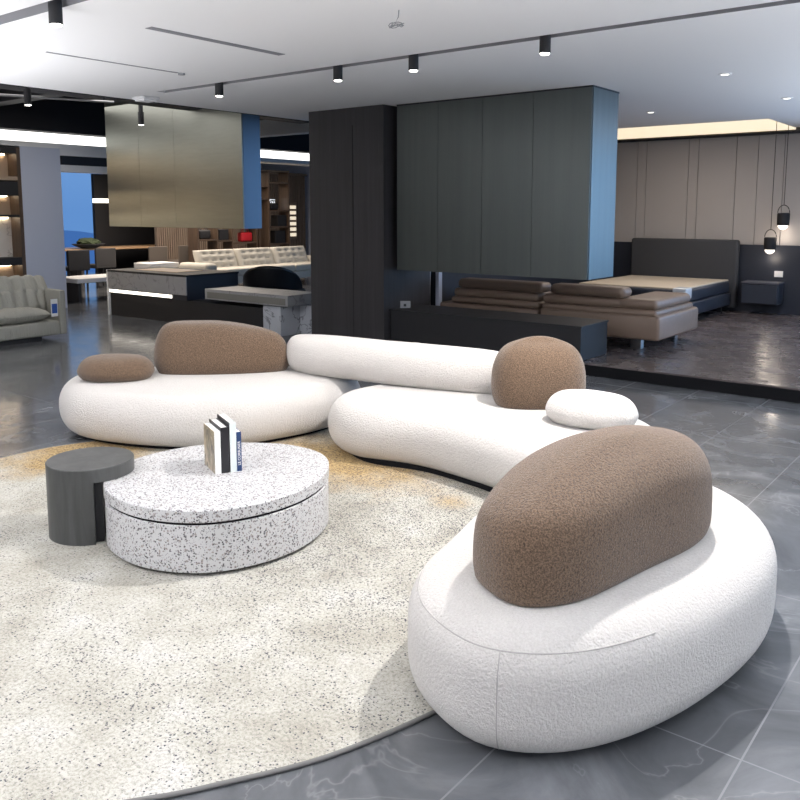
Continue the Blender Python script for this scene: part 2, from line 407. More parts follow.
# bedroom platform and rear wall
struct('platform_floor', B(-6.1, 5, 7.5, 13.3, 0.0, 0.12), 'planks')
struct('trim_4', B(-3.6, 5, 7.485, 7.5, 0.0, 0.105), 'plinth')
bm = bmesh.new(); gx = [-8.2, -6.6, -6.45, -5.32, -5.17, -4.50, -4.35, -3.79, -3.48, -3.12, -2.2, -1.2, 0.2, 5]
for a, b in zip(gx, gx[1:]): box(bm, a + 0.004, b - 0.004, 13.0, 13.06, 1.12, 2.72)
struct('wall_rear', bm, 'panelwall')
struct('wall_rear_backing', B(-8.2, 5, 13.05, 13.3, 0, 3.1), 'panelgap')
struct('trim_5', B(-6.1, 5, 12.97, 13.06, 2.715, 2.75), 'black')
struct('baseboard_rear', B(-6.1, 5, 12.97, 13.05, 0.12, 1.12), 'navy')
struct('wall_bedroom_side', B(-6.2, -6.06, 8.55, 13.0, 0.0, CZ), 'navy')
struct('trim_6', B(-6.05, -6.0, 8.47, 8.54, 0.12, CZ), 'pier')
struct('trim_7', B(-6.08, -6.03, 8.315, 8.335, 0.12, CZ), 'steel')
# right and front walls out of the frame
struct('wall_right', B(4.9, 5, -4, 13.3, 0, CZ), 'white')
struct('wall_front', B(-20, 5, -4.1, -4, 0, 3.9), 'white')
struct('wall_far', B(-20, -8.2, 17.0, 17.2, 0, 3.9), 'pier')
# left wall: niche unit, pier, bulkhead with its cove light
XL = -13.0
struct('wall_left', B(XL - 0.35, XL - 0.3, -4, 6.82, 0, 2.64), 'walnut')
struct('pier_left', B(XL - 0.5, XL, 6.84, 7.52, 0, 2.64), 'pier')
struct('bulkhead_left', B(XL - 0.5, XL, -4, 17, 2.64, 2.72), 'white')
struct('trim_8', B(XL - 0.35, XL - 0.25, -4, 17, 2.72, 2.90), 'glow')
struct('bulkhead_top', B(XL - 0.5, XL, -4, 17, 2.905, 3.75), 'dkceil')
struct('trim_9', B(XL - 0.3, XL - 0.02, 7.56, 8.9, 2.38, 2.53), 'black')
struct('trim_10', B(XL - 0.3, XL - 0.02, 7.53, 8.9, 2.53, 2.64), 'white')
struct('trim_11', B(XL - 0.3, XL - 0.02, 7.53, 8.9, 2.27, 2.38), 'white')
# glazing of the far hall: window wall at X=-19
bm = bmesh.new()
box(bm, -19.6, -19.5, -4, 10.4, 0, 3.75); box(bm, -19.6, -19.5, 12.45, 17, 0, 3.75); box(bm, -19.6, -19.5, 10.4, 12.45, 2.75, 3.75)
struct('wall_hall', bm, 'pier')
wn = struct('window_1', B(-19.58, -19.52, 10.95, 10.99, 0, 2.75), 'blackmat')
pn = obj('pane', B(-19.56, -19.55, 10.4, 12.45, 0, 2.75), 'glass', wn)
bm = bmesh.new()
random.seed(3); hp = [(-40, y, 0.2 + 1.0 * noise.noise(Vector((y * 0.15, 0, 0))) + 0.5 * noise.noise(Vector((y * 0.7, 3, 0)))) for y in range(5, 45)]
for (x, y, z), (x2, y2, z2) in zip(hp, hp[1:]):
    f = [bm.verts.new(q) for q in ((x, y, -6), (x2, y2, -6), (x2, y2, z2), (x, y, z))]; bm.faces.new(f)
    f = [bm.verts.new(q) for q in ((x, y, z), (x2, y2, z2), (x - 12, y2, -6), (x - 12, y, -6))]; bm.faces.new(f)
struct('hills', bm, 'screen')
# dark column
c = struct('column', B(-7.18, -6.02, 7.4, 8.31, 0, CZ), 'colwood')
struct('trim_12', B(-6.485, -6.478, 7.396, 7.4, 0.05, 2.6), 'black')
# dark ceiling beams over the hall
for i, (a) in enumerate([(-13.0, XE, 6.2, 6.45, 3.2, 3.5), (-19, XE, 10.6, 10.8, 3.15, 3.4), (-9.6, -9.3, -4, 10.6, 3.0, 3.3), (-11.3, -11.15, 2, 10.6, 3.3, 3.5)]):
    struct('ceiling_beam_%d' % (i + 1), B(*a), 'duct')
struct('ceiling_beam_5', B(-12.9, -8.0, 9.7, 9.9, 2.86, 3.12), 'white')
t = thing('cable_tray', 'thin metal conduit rail under the black open ceiling', 'conduit', (-9.3, 4.9, 2.9))
obj('rail', T([(-1.5, -2.5, 0.05), (0.05, 1.2, 0.05)], 0.015), 'steel', t)
obj('hanger', T([(0.0, 1.1, 0.05), (0.0, 1.1, 0.85)], 0.008), 'blackmat', t)

# ------------------------------------------------------------------ rug
RUG = [(-1.40, 2.3), (-1.44, 2.04), (-1.56, 1.66), (-1.72, 1.38), (-1.83, 1.22), (-2.12, 0.88), (-2.65, 0.50), (-3.3, 0.42), (-4.0, 0.62), (-4.6, 1.05), (-5.02, 1.65), (-5.24, 2.2), (-5.28, 2.7), (-5.2, 3.05), (-4.9, 3.7), (-4.3, 4.3), (-3.4, 4.58), (-2.5, 4.35), (-1.8, 3.75), (-1.46, 3.0)]
RC = (-3.3, 2.65)
o = outline(RUG, 200)
bm = bmesh.new(); up = [bm.verts.new((p.x - RC[0], p.y - RC[1], 0.012)) for p in inset(o, 0.006)]; lo = [bm.verts.new((p.x - RC[0], p.y - RC[1], 0.0)) for p in o]
bm.faces.new(up); bm.faces.new(lo[::-1])
for k in range(200): bm.faces.new((lo[k], lo[(k + 1) % 200], up[(k + 1) % 200], up[k]))
rug = thing('round_rug', 'large round cream rug with dark speckles and ochre patches on the marble floor', 'rug', (RC[0], RC[1], 0.0))
obj('pile', bm, 'rug', rug)
obj('bound_edge', T([(p.x - RC[0], p.y - RC[1], 0.0075) for p in outline(RUG, 200)], 0.0075, 6, True), newmat('rug_binding', (0.16, 0.155, 0.15), 0.8), rug, smooth=True)

# ------------------------------------------------------------------ lounge seats
def seat(name, label, cat, pts, zt, at_=0.16, bt=0.17, ab=0.12, bb=0.16, dome=0.015, foot=0.03, seam=None, mat='boucle', lift=0.012):
    bm, c, vr = pebble(pts, foot, zt, at_, bt, ab, bb, dome, expo=2.0)
    t = thing(name, label, cat, (c.x, c.y, lift))
    for q in bm.verts: q.co.z -= lift
    seams = seam(vr) if seam else None
    obj('upholstered_body', bm, mat, t, smooth=True)
    b2, c2, _ = pebble(pts, 0.0, foot + 0.012 - lift, 0.001, 0.001, 0.001, 0.001, seg=1)
    s = 0.86
    for q in b2.verts: q.co.x = q.co.x * s + c2.x - c.x; q.co.y = q.co.y * s + c2.y - c.y
    obj('recessed_plinth', b2, 'plinth', t)
    if seams:
        for sm in seams: obj('seam', T(sm, 0.0022, 6), 'seam', t, smooth=True)
    return t
LS = [(-5.90, 3.46), (-5.68, 3.18), (-5.20, 3.02), (-4.57, 3.22), (-4.18, 3.58), (-4.03, 3.98), (-3.98, 4.34), (-4.04, 4.68), (-4.35, 4.90), (-4.9, 4.66), (-5.45, 4.2), (-5.82, 3.82)]
seat('pebble_sofa', 'long ivory boucle pebble sofa section at left, carrying two brown cushions', 'sofa', LS, 0.38)
RS = [(-3.85, 4.24), (-3.72, 3.98), (-3.42, 3.85), (-2.97, 3.93), (-2.52, 3.88), (-2.05, 3.80), (-1.68, 4.02), (-1.56, 4.38), (-1.76, 4.75), (-2.25, 5.02), (-2.9, 5.12), (-3.5, 4.98), (-3.80, 4.62)]
seat('pebble_sofa', 'ivory boucle pebble sofa section with white backrest roll, nearest the hanging grey metal box', 'sofa', RS, 0.38)
PF = [(-1.76, 2.52), (-1.68, 2.22), (-1.50, 1.995), (-1.20, 1.90), (-0.93, 2.08), (-0.75, 2.50), (-0.69, 3.05), (-0.83, 3.52), (-1.15, 3.80), (-1.55, 3.80), (-1.80, 3.46), (-1.85, 2.98)]
def pf_seam(vr):
    # run of the top seam along one ring and one seam down the near corner
    idx = [i for i, q in enumerate(vr[14])]
    r14 = [q.co.copy() for q in vr[15]]
    ki = min(range(len(r14)), key=lambda i: (r14[i] - Vector((0.25, -0.88, 0.35))).length)
    L = len(r14)
    def off(p, q): return p
    a = [off(r14[(ki + k) % L], 0) for k in range(-26, 10)]
    b = [vr[j][(ki - 3) % L].co.copy() for j in range(3, 16)]
    return [a, b]
seat('pebble_pouf', 'large ivory boucle pebble ottoman in the foreground, carrying the biggest brown cushion', 'ottoman', PF, 0.40, at_=0.15, bt=0.14, ab=0.07, bb=0.12, seam=pf_seam, foot=0.03, lift=0.012)

def cushion(name, label, pts, z0, z1, at_, bt, ab, bb, mat, dome=0.02, hf=None, cat='cushion', expo=2.0, capr=7):
    bm, c, _ = pebble(pts, 0, z1 - z0, at_, bt, ab, bb, dome, hf and (lambda x, y: hf(x, y)), expo=expo, capr=capr)
    up_ = [q for q in bm.verts if q.co.z > 0.012]
    for _ in range(10): bmesh.ops.smooth_vert(bm, verts=up_, factor=0.5, use_axis_x=True, use_axis_y=True, use_axis_z=True)
    o = obj(name, bm, mat, smooth=True, loc=(c.x, c.y, z0))
    return tag(o, label, cat)
def ell(cx, cy, a, b, ang, n=14, p=2.3, asym=0.0):
    out = []
    for k in range(n):
        t = 2 * PI * k / n; ct, st = math.cos(t), math.sin(t)
        x = a * math.copysign(abs(ct) ** (2 / p), ct); y = b * math.copysign(abs(st) ** (2 / p), st) * (1 + asym * ct)
        out.append((cx + x * math.cos(ang) - y * math.sin(ang), cy + x * math.sin(ang) + y * math.cos(ang)))
    return out
# brown backrest on the pouf: low towards the table, high towards the platform
BR = [(-1.49, 2.39), (-1.41, 2.19), (-1.20, 2.10), (-1.05, 2.25), (-0.97, 2.60), (-0.91, 2.92), (-0.945, 3.15), (-1.10, 3.27), (-1.32, 3.18), (-1.46, 2.90), (-1.51, 2.63)]
def brh(x, y):
    t = (Vector((x, y)) - Vector((-1.25, 2.2))).dot(Vector((0.26, 0.965))) / 1.1
    t = max(0, min(1, t)); return 0.77 + 0.22 * math.sin(t * PI * 0.78)
cushion('boulder_cushion', 'big brown boucle boulder-shaped cushion standing on the foreground ottoman', BR, 0.402, 0.778, 0.14, 0.18, 0.03, 0.06, 'brown', 0.05, brh, 'cushion')
cushion('boulder_cushion', 'rounded upright brown boucle cushion at the right end of the white backrest roll', ell(-2.49, 4.61, 0.30, 0.20, R(42), p=2.5), 0.385, 0.79, 0.14, 0.22, 0.05, 0.12, 'brown', 0.04)
cushion('boulder_cushion', 'large long brown boucle cushion at the back of the left sofa section', [(-5.36, 3.80), (-5.16, 3.70), (-4.88, 3.88), (-4.66, 4.13), (-4.54, 4.36), (-4.60, 4.50), (-4.80, 4.48), (-5.10, 4.25), (-5.36, 4.0)], 0.38, 0.76, 0.13, 0.26, 0.06, 0.12, 'brown', 0.0,
        lambda x, y: 1.04 - 0.30 * max(0, min(1, (Vector((x, y)) - Vector((-4.95, 4.0))).dot(Vector((0.78, 0.62))) / 0.6)) ** 1.5)
cushion('pebble_cushion', 'small low brown boucle cushion at the left tip of the sofa', ell(-5.33, 3.44, 0.28, 0.19, R(38), p=2.2), 0.385, 0.56, 0.12, 0.12, 0.07, 0.07, 'brown', 0.012)
cushion('pebble_cushion', 'small flat white boucle cushion beside the upright brown one', ell(-2.01, 4.36, 0.27, 0.18, R(10), p=2.1), 0.385, 0.575, 0.13, 0.12, 0.08, 0.08, 'boucle', 0.012)
# long roll bridging the two sofa sections
cushion('backrest_roll', 'long low ivory boucle backrest roll bridging the two sofa sections', [(-4.66, 4.58), (-4.58, 4.42), (-4.3, 4.36), (-3.7, 4.42), (-3.2, 4.50), (-2.86, 4.60), (-2.76, 4.76), (-2.88, 4.92), (-3.25, 4.90), (-3.8, 4.80), (-4.4, 4.74)], 0.386, 0.665, 0.12, 0.14, 0.09, 0.13, 'boucle', 0.01)

# ------------------------------------------------------------------ tables
TB = [(-3.44, 2.13), (-3.66, 2.37), (-3.70, 2.66), (-3.58, 2.95), (-3.30, 3.15), (-3.0, 3.15), (-2.78, 2.96), (-2.675, 2.68), (-2.70, 2.40), (-2.84, 2.18), (-3.12, 2.07)]
TC = Vector((-3.17, 2.61, 0))
ct = thing('coffee_table', 'low round white terrazzo coffee table with a black line under its top, on the rug', 'table', (TC.x, TC.y, 0.012))
def slab(pts, z0, z1, ins=0.0, r=0.004, n=128):
    o = inset(outline(pts, n), ins); bm = bmesh.new(); rr = []
    for d, z in ((r, z0), (0, z0 + r), (0, z1 - r), (r, z1)): rr.append([bm.verts.new((p.x - TC.x, p.y - TC.y, z - 0.012)) for p in inset(o, d)])
    for A_, B_ in zip(rr, rr[1:]):
        for k in range(n): bm.faces.new((A_[k], A_[(k + 1) % n], B_[(k + 1) % n], B_[k]))
    bm.faces.new(rr[0][::-1]); bm.faces.new(rr[-1]); return bm
obj('plinth', slab(TB, 0.012, 0.030, 0.03), 'plinth', ct, ang=40)
obj('drum_base', slab(TB, 0.028, 0.246, 0.0), 'terrazzo', ct, ang=40)
obj('shadow_gap', slab(TB, 0.244, 0.260, 0.006), 'plinth', ct, ang=40)
obj('tabletop', slab(TB, 0.258, 0.315, -0.004), 'terrazzo', ct, ang=40)

SC = Vector((-3.69, 2.215)); SR = 0.208
st = thing('side_table', 'round dark grey wooden side table whose top overhangs the terrazzo table edge', 'side table', (SC.x, SC.y, 0.012), R(54))
obj('tabletop', LA([(SR, 0.305), (SR, 0.368), (SR - 0.003, 0.371)], n=72), 'greywood', st, ang=40)
bm = bmesh.new(); ps = []
cutx = 0.025
a0 = math.acos(cutx / SR)
for k in range(49): a = a0 + (2 * PI - 2 * a0) * k / 48; ps.append((SR * math.cos(a), SR * math.sin(a)))
lo = [bm.verts.new((x, y, 0.0)) for x, y in ps]; hi = [bm.verts.new((x, y, 0.3055)) for x, y in ps]
bm.faces.new(lo[::-1]); bm.faces.new(hi)
for k in range(len(ps)): bm.faces.new((lo[k], lo[(k + 1) % len(ps)], hi[(k + 1) % len(ps)], hi[k]))
obj('body', bm, 'greywood', st, ang=40)
obj('recess_block', B(0.024, 0.062, -0.17, 0.17, 0.0, 0.3045), 'blackmat', st)  # black block filling the cut-away beside the body

# books standing on the coffee table
def book(name, label, off, th, dep, h, cover, spine, pages='page'):
    t = thing(name, label, 'book', (-3.16 + 0.407 * off, 2.565 + 0.914 * off, 0.315), R(156), 'books standing on the coffee table')
    # local +x runs back from the spine, local -y is the thickness direction
    y0, y1 = -th, 0.0
    obj('cover_board', B(0.001, dep, y1 - 0.003, y1, 0, h), cover, t)
    obj('cover_board', B(0.001, dep, y0, y0 + 0.003, 0, h), spine, t)
    obj('page_block', B(0.003, dep - 0.006, y0 + 0.003, y1 - 0.003, 0.003, h - (0.005 if th > .03 else 0.001)), pages, t)
    obj('spine', B(0, 0.003, y0, y1, 0, h), spine, t)
    return t
book('picture_book', 'book with white spine and a brownish picture cover, leftmost of the four', 0.0, 0.030, 0.20, 0.215, 'art', 'page')
book('black_book', 'thick book with black covers and plain black spine', 0.032, 0.040, 0.21, 0.232, 'black', 'black')
book('pale_book', 'tallest book, pale greenish white spine between black and blue books', 0.077, 0.032, 0.22, 0.25, 'black', 'palegreen')
bb_ = book('blue_book', 'shortest book with dark blue spine and white lettering, rightmost of the four', 0.111, 0.024, 0.20, 0.20, 'page', 'bluecover')
cu = bpy.data.curves.new('txt', 'FONT'); cu.body = 'LE CORBUSIER'; cu.size = 0.019; cu.extrude = 0.0004; cu.align_x = 'CENTER'; cu.align_y = 'CENTER'
to = bpy.data.objects.new('txt', cu); COL.objects.link(to)
dg = bpy.context.evaluated_depsgraph_get(); me = bpy.data.meshes.new_from_object(to.evaluated_get(dg)); bpy.data.objects.remove(to)
me.materials.clear(); me.materials.append(M['page'])
tx = bpy.data.objects.new('spine_lettering', me); COL.objects.link(tx); tx.parent = bb_
# text reads upward on the spine, facing local -x
tx.matrix_local = Matrix(((0, 0, -1, -0.0006), (0, 1, 0, -0.012), (1, 0, 0, 0.092), (0, 0, 0, 1))) @ Matrix.Rotation(0, 4, 'Z')
tx.matrix_local = Matrix(((0, 0, -1, -0.0006), (0, 1, 0, -0.012), (1, 0, 0, 0.092), (0, 0, 0, 1)))

# ------------------------------------------------------------------ ceiling fittings
def spotlight(label, loc, top=0.0):
    t = thing('ceiling_spotlight', label, 'spotlight', loc, 0, 'black cylinder spotlights on the ceiling')
    obj('mounting_cap', LA([(0.030, -0.03), (0.030, 0.0 + top)], n=20), 'blackmat', t, ang=40)
    obj('housing', LA([(0.037, -0.17), (0.039, -0.168), (0.039, 0.0), (0.037, 0.002)], n=28), 'blackmat', t, ang=40)
    obj('lens', LA([(0.030, -0.177), (0.034, -0.170)], n=24), 'bulb', t, ang=60)
    return t
zz = CZ + 0.07
for x, y, lb in [(-6.30, 5.29, 'black cylinder ceiling spotlight leftmost in the long groove, near the black open ceiling'),
                 (-4.79, 5.29, 'black cylinder ceiling spotlight in the long groove above the dark column'),
                 (-4.00, 5.29, 'black cylinder ceiling spotlight in the groove left of the one above the hanging box'),
                 (-2.86, 5.29, 'black cylinder ceiling spotlight rightmost in the groove, above the grey hanging box'),
                 (-4.69, 2.73, 'large black cylinder ceiling spotlight at the upper left, nearest the camera')]:
    spotlight(lb, (x, y, zz - 0.01), 0.01)
for x, y, lb in [(-9.13, 4.93, 'small black spotlight under the black ceiling at the far left edge'), (-9.96, 6.98, 'small black spotlight in front of the brushed steel hood')]:
    spotlight(lb, (x, y, 2.96), 0.8)
t = thing('linear_air_slot', 'grey slot diffuser in the white ceiling, the wider of two', 'vent', (-4.76, 4.02, CZ)); obj('frame', B(-0.035, 0.035, -0.60, 0.60, -0.004, 0), 'groove', t); obj('slot', B(-0.022, 0.022, -0.59, 0.59, -0.006, -0.003), newmat('slot_grey', (0.22, 0.22, 0.24), 0.8), t)
t = thing('linear_air_slot', 'narrow grey slot in the white ceiling with a small knob at its end', 'vent', (-6.08, 4.05, CZ)); obj('slot', B(-0.012, 0.012, -0.60, 0.60, -0.004, 0), newmat('slot_grey2', (0.25, 0.25, 0.27), 0.8), t); obj('end_knob', LA([(0.03, -0.015), (0.03, 0)], (0, 0.64, 0), 20), 'cardgrey', t)
for x, y, lb in [(-2.36, 7.64, 'tiny recessed downlight in the blue-white ceiling right of the hanging box'), (-2.32, 9.63, 'tiny recessed downlight nearest the right edge of the ceiling'), (-3.93, 9.95, 'tiny recessed downlight in the bedroom ceiling near the cove')]:
    t = thing('recessed_downlight', lb, 'downlight', (x, y, CZ)); obj('trim_ring', LA([(0.055, -0.006), (0.06, 0.0)], n=24), 'white', t, ang=50); obj('lens', LA([(0.032, -0.009), (0.036, -0.005)], n=20), 'led', t)
wl = []
for k in range(40):
    a = k * 0.45; wl.append((0.045 * math.cos(a) * (1 + 0.2 * math.sin(k)), 0.03 * math.sin(a), -0.085 + 0.010 * math.sin(k * 0.8)))
bmw = T([(0.02, 0, 0), (0.015, 0, -0.04), (-0.01, 0, -0.075)] + wl, 0.0028, 6)
tag(obj('wire_coil', bmw, 'cardgrey', smooth=True, loc=(-3.20, 4.06, CZ)), 'loose coil of grey wire hanging from the white ceiling', 'wire')
t = thing('ceiling_sensor', 'square white plate at the edge of the white ceiling', 'sensor', (-7.62, 5.41, CZ)); obj('plate', B(-0.10, 0.10, -0.10, 0.10, -0.03, 0, r=0.01), 'white', t); obj('base', B(-0.08, 0.08, -0.08, 0.08, -0.045, -0.03), 'white', t)

# ------------------------------------------------------------------ hanging box and bench
hb = thing('hanging_metal_box', 'large dark grey-green metal clad box hanging from ceiling over the black bench', 'hanging box', (-4.73, 7.82, 0.94))
bm = bmesh.new(); xs = [-1.19, -0.62, -0.05, 0.55, 1.18]
for a, b in zip(xs, xs[1:]): box(bm, a + 0.002, b - 0.002, -0.30, -0.28, 0, 1.86)
obj('front_cladding', bm, 'gun', hb)
obj('end_cladding', B(1.165, 1.185, -0.28, 0.30, 0, 1.86), 'gun', hb)
obj('core', B(-1.18, 1.165, -0.28, 0.30, 0.004, 1.86), 'blackmat', hb)
obj('top_trim', B(-1.19, 1.19, -0.305, 0.305, 1.845, 1.86), 'blackmat', hb)
bn = thing('low_black_bench', 'long low matt black bench under the hanging metal box', 'bench', (-4.75, 7.82, 0.0))
obj('body', B(-1.25, 1.16, -0.32, 0.30, 0.125, 0.46), 'blackmat', bn)
obj('top_slab', B(-1.265, 1.17, -0.33, 0.31, 0.46, 0.48, r=0.003), 'blackmat', bn)
obj('toe_kick', B(-1.2, 1.10, -0.30, 0.28, 0.121, 0.126), 'plinth', bn)
t = thing('price_card', 'small grey card standing on the bench beside the dark column', 'card', (-5.92, 7.68, 0.48), R(38)); obj('card', B(-0.06, 0.06, 0, 0.004, 0, 0.085), 'cardgrey', t); obj('printed_patch', B(-0.02, 0.01, -0.001, 0, 0.02, 0.05), 'blackmat', t)

# ------------------------------------------------------------------ bedroom
bd = thing('double_bed', 'double bed with charcoal headboard and beige wrapped mattress on the platform', 'bed', (-4.45, 12.0, 0.12))
obj('headboard', B(-0.85, 0.80, 0.80, 0.94, 0.05, 1.07, r=0.035, seg=4), 'headboard', bd, ang=40)
obj('bed_base', B(-0.86, 0.74, -1.20, 0.80, 0.10, 0.28, r=0.02), 'navywood', bd, ang=40)
for a in (-0.7, 0.6): 
    for b in (-1.0, 0.6): obj('leg', B(a, a + 0.06, b, b + 0.06, 0, 0.11), 'blackmat', bd)
mt = obj('mattress', B(-0.84, 0.72, -1.12, 0.79, 0.28, 0.47, r=0.05, seg=4), 'navywood', bd, ang=40)
obj('mattress_top', B(-0.82, 0.70, -1.10, 0.78, 0.455, 0.48, r=0.01), 'mattress', mt)
obj('plastic_corner_wrap', B(0.54, 0.728, -1.13, -0.90, 0.33, 0.484, r=0.02), 'plastic', mt)
ns = thing('floating_nightstand', 'dark wall-hung nightstand right of the bed under the pendants', 'nightstand', (-3.28, 12.8, 0.33))
obj('cabinet', B(-0.24, 0.26, -0.17, 0.17, -0.06, 0.24, r=0.02), 'navywood', ns, ang=40)
obj('top_slab', B(-0.25, 0.27, -0.18, 0.17, 0.24, 0.262), newmat('nightstand_top', (0.09, 0.09, 0.11), 0.35), ns)
obj('drawer', B(-0.23, 0.25, -0.178, -0.17, -0.04, 0.22), 'navywood', ns)
sk = thing('wall_socket', 'white double wall socket above the nightstand', 'socket', (-3.10, 12.968, 0.70)); obj('plate', B(-0.06, 0.06, -0.008, 0, -0.045, 0.045, r=0.003), 'white', sk); obj('rocker', B(-0.05, -0.005, -0.012, -0.008, -0.035, 0.035), 'page', sk); obj('rocker', B(0.005, 0.05, -0.012, -0.008, -0.035, 0.035), 'page', sk)
def pendant(label, x, y, zb):
    t = thing('pendant_lamp', label, 'pendant lamp', (x, y, zb), 0, 'pendant lamps beside the bed')
    obj('cord', T([(0, 0, 0.35), (0, 0, 3.02 - zb)], 0.005, 6), 'blackmat', t)
    sh = obj('shade', LA([(0.075, 0.06), (0.082, 0.075), (0.085, 0.23), (0.07, 0.24)], n=28), 'blackmat', t, ang=40)
    obj('handle_loop', T([(0.08 * math.cos(a), 0, 0.24 + 0.11 * math.sin(a)) for a in [PI * k / 12 for k in range(13)]], 0.006, 6), 'blackmat', t)
    obj('glass_globe', LA([(0.01, 0.0), (0.04, 0.012), (0.062, 0.035), (0.070, 0.062)], n=24), M['lampglobe'], t, smooth=True)
    l = bpy.data.lights.new('pendant_light', 'POINT'); l.energy = 2; l.color = WARM; l.shadow_soft_size = 0.06
    lo_ = bpy.data.objects.new('pendant_light', l); COL.objects.link(lo_); lo_.location = (x, y, zb - 0.08)
M['lampglobe'] = emis('lit_globe', (1, 0.9, 0.78), 2.2)
pendant('black pendant lamp hanging lower, just above the wall socket', -3.20, 12.80, 1.00)
pendant('black pendant lamp hanging higher, nearest the right edge', -3.05, 12.84, 1.35)

# brown modular leather sofa seen from behind the bench
bs = thing('leather_sofa', 'low brown leather sofa with stacked cushions on the platform in front of bed', 'sofa', (-4.6, 8.5, 0.12))
obj('base', B(-1.42, -0.02, 0.0, 1.25, 0.12, 0.36, r=0.035, seg=4), 'leather', bs, ang=50)
obj('base', B(-0.0, 1.42, 0.0, 1.25, 0.12, 0.385, r=0.035, seg=4), 'leather', bs, ang=50)
for a, b in ((-1.25, -0.02), (0.02, 1.38)): obj('seat_layer', B(a, b, 0.01, 1.18, 0.365, 0.445, r=0.038, seg=5), 'leather', bs, ang=50)
for a, b in ((-1.22, -0.04), (0.02, 1.0)): obj('back_layer', B(a, b, 0.02, 0.42, 0.44, 0.55, r=0.05, seg=5), 'leather', bs, ang=50)
obj('arm_cushion', B(0.92, 1.38, 0.02, 1.10, 0.44, 0.555, r=0.055, seg=6), 'leather', bs, ang=50)
for a, b in ((-1.15, 0.04), (0.12, 1.02)): obj('headrest_roll', B(a, b, 0.0, 0.26, 0.55, 0.67, r=0.058, seg=6), 'leather', bs, ang=50)
for a in (-1.2, 1.05):
    for y in (0.15, 1.2): obj('leg', B(a, a + 0.12, y, y + 0.08, 0, 0.125), 'steel', bs)

# ------------------------------------------------------------------ kitchen hood and island
hd = thing('range_hood_box', 'wide brushed steel box hanging over the marble island', 'hood', (-10.05, 7.6, 1.38))
bm = bmesh.new(); xs = [-1.58, -0.74, 0.10, 1.545]
for a, b in zip(xs, xs[1:]): box(bm, a + 0.002, b - 0.002, -0.10, -0.08, 0, 1.9)
obj('front_panel', bm, 'hood', hd)
obj('end_panel', B(1.53, 1.548, -0.08, 0.22, 0, 1.9), newmat('blue_reflection_metal', (0.24, 0.28, 0.34), 0.38, 0.9), hd)  # blue reflection put into the end panel's colour
obj('core', B(-1.57, 1.53, -0.08, 0.22, 0.004, 1.9), 'blackmat', hd)
il = thing('kitchen_island', 'black island with grey stone front and a lit strip below it', 'kitchen island', (-10.0, 7.4, 0))
obj('cabinet', B(-1.58, 0.35, 0.02, 0.97, 0.345, 0.68), 'navy', il)
obj('countertop', B(-1.60, 0.36, 0.0, 0.98, 0.68, 0.71), 'blackmat', il)
obj('timber_inlay', B(-1.2, -0.2, 0.25, 0.75, 0.71, 0.716), 'oak', il)
obj('stone_front', B(-1.58, 0.35, 0.0, 0.02, 0.42, 0.68), 'greystone', il)
obj('led_strip', B(-1.56, 0.0, 0.005, 0.02, 0.36, 0.405), 'led', il)
obj('plinth', B(-1.57, 1.9, 0.03, 0.95, 0.0, 0.345), 'blackmat', il)
obj('end_post', B(-1.62, -1.585, 0.0, 0.06, 0, 0.71), 'white', il)
mb = thing('marble_block', 'white veined marble block at the right end of the black plinth', 'plinth', (-7.66, 7.43, 0)); obj('block', B(-0.43, -0.10, 0.0, 0.7, 0, 0.385, r=0.003), 'whitemarble', mb); obj('block_side', B(-0.10, 0.30, 0.35, 0.7, 0, 0.385, r=0.003), 'whitemarble', mb)
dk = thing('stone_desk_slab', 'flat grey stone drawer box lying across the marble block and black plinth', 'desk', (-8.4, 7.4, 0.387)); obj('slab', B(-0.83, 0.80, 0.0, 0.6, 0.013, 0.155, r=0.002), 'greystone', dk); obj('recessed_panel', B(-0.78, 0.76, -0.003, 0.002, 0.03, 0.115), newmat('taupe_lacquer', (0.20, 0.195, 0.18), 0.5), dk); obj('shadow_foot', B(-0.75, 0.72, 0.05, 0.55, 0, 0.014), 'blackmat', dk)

# black shell armchair behind the slab
ac = thing('shell_armchair', 'black curved shell armchair behind the grey slab, in front of the white sofa', 'armchair', (-9.30, 8.70, 0), R(36))
bm = bmesh.new(); rows = []
for i in range(25):
    a = PI * (-0.08 + 1.16 * i / 24); s = math.sin(a)
    h = 0.40 + 0.40 * max(0, s) ** 0.55
    rows.append([bm.verts.new(((0.41 + dz * 0.05) * math.cos(a), -(0.34 + dz * .08) * s + 0.22, 0.36 + (h - 0.36) * dz)) for dz in (0, 0.33, 0.66, 0.9, 1.0)])
for A_, B_ in zip(rows, rows[1:]):
    for k in range(4): bm.faces.new((A_[k], A_[k + 1], B_[k + 1], B_[k]))
bs_ = obj('shell_back', bm, 'black', ac, smooth=True); md = bs_.modifiers.new('s', 'SOLIDIFY'); md.thickness = 0.035
obj('seat', LA([(0.3, 0.30), (0.46, 0.32), (0.50, 0.38), (0.48, 0.42)], (0, 0.25, 0)), 'greychair', ac, smooth=True)
for k in range(4):
    a = PI / 4 + k * PI / 2; obj('leg', T([(0.3 * math.cos(a), 0.25 + 0.3 * math.sin(a), 0.31), (0.4 * math.cos(a), 0.25 + 0.4 * math.sin(a), 0.0)], 0.014), 'steel', ac)

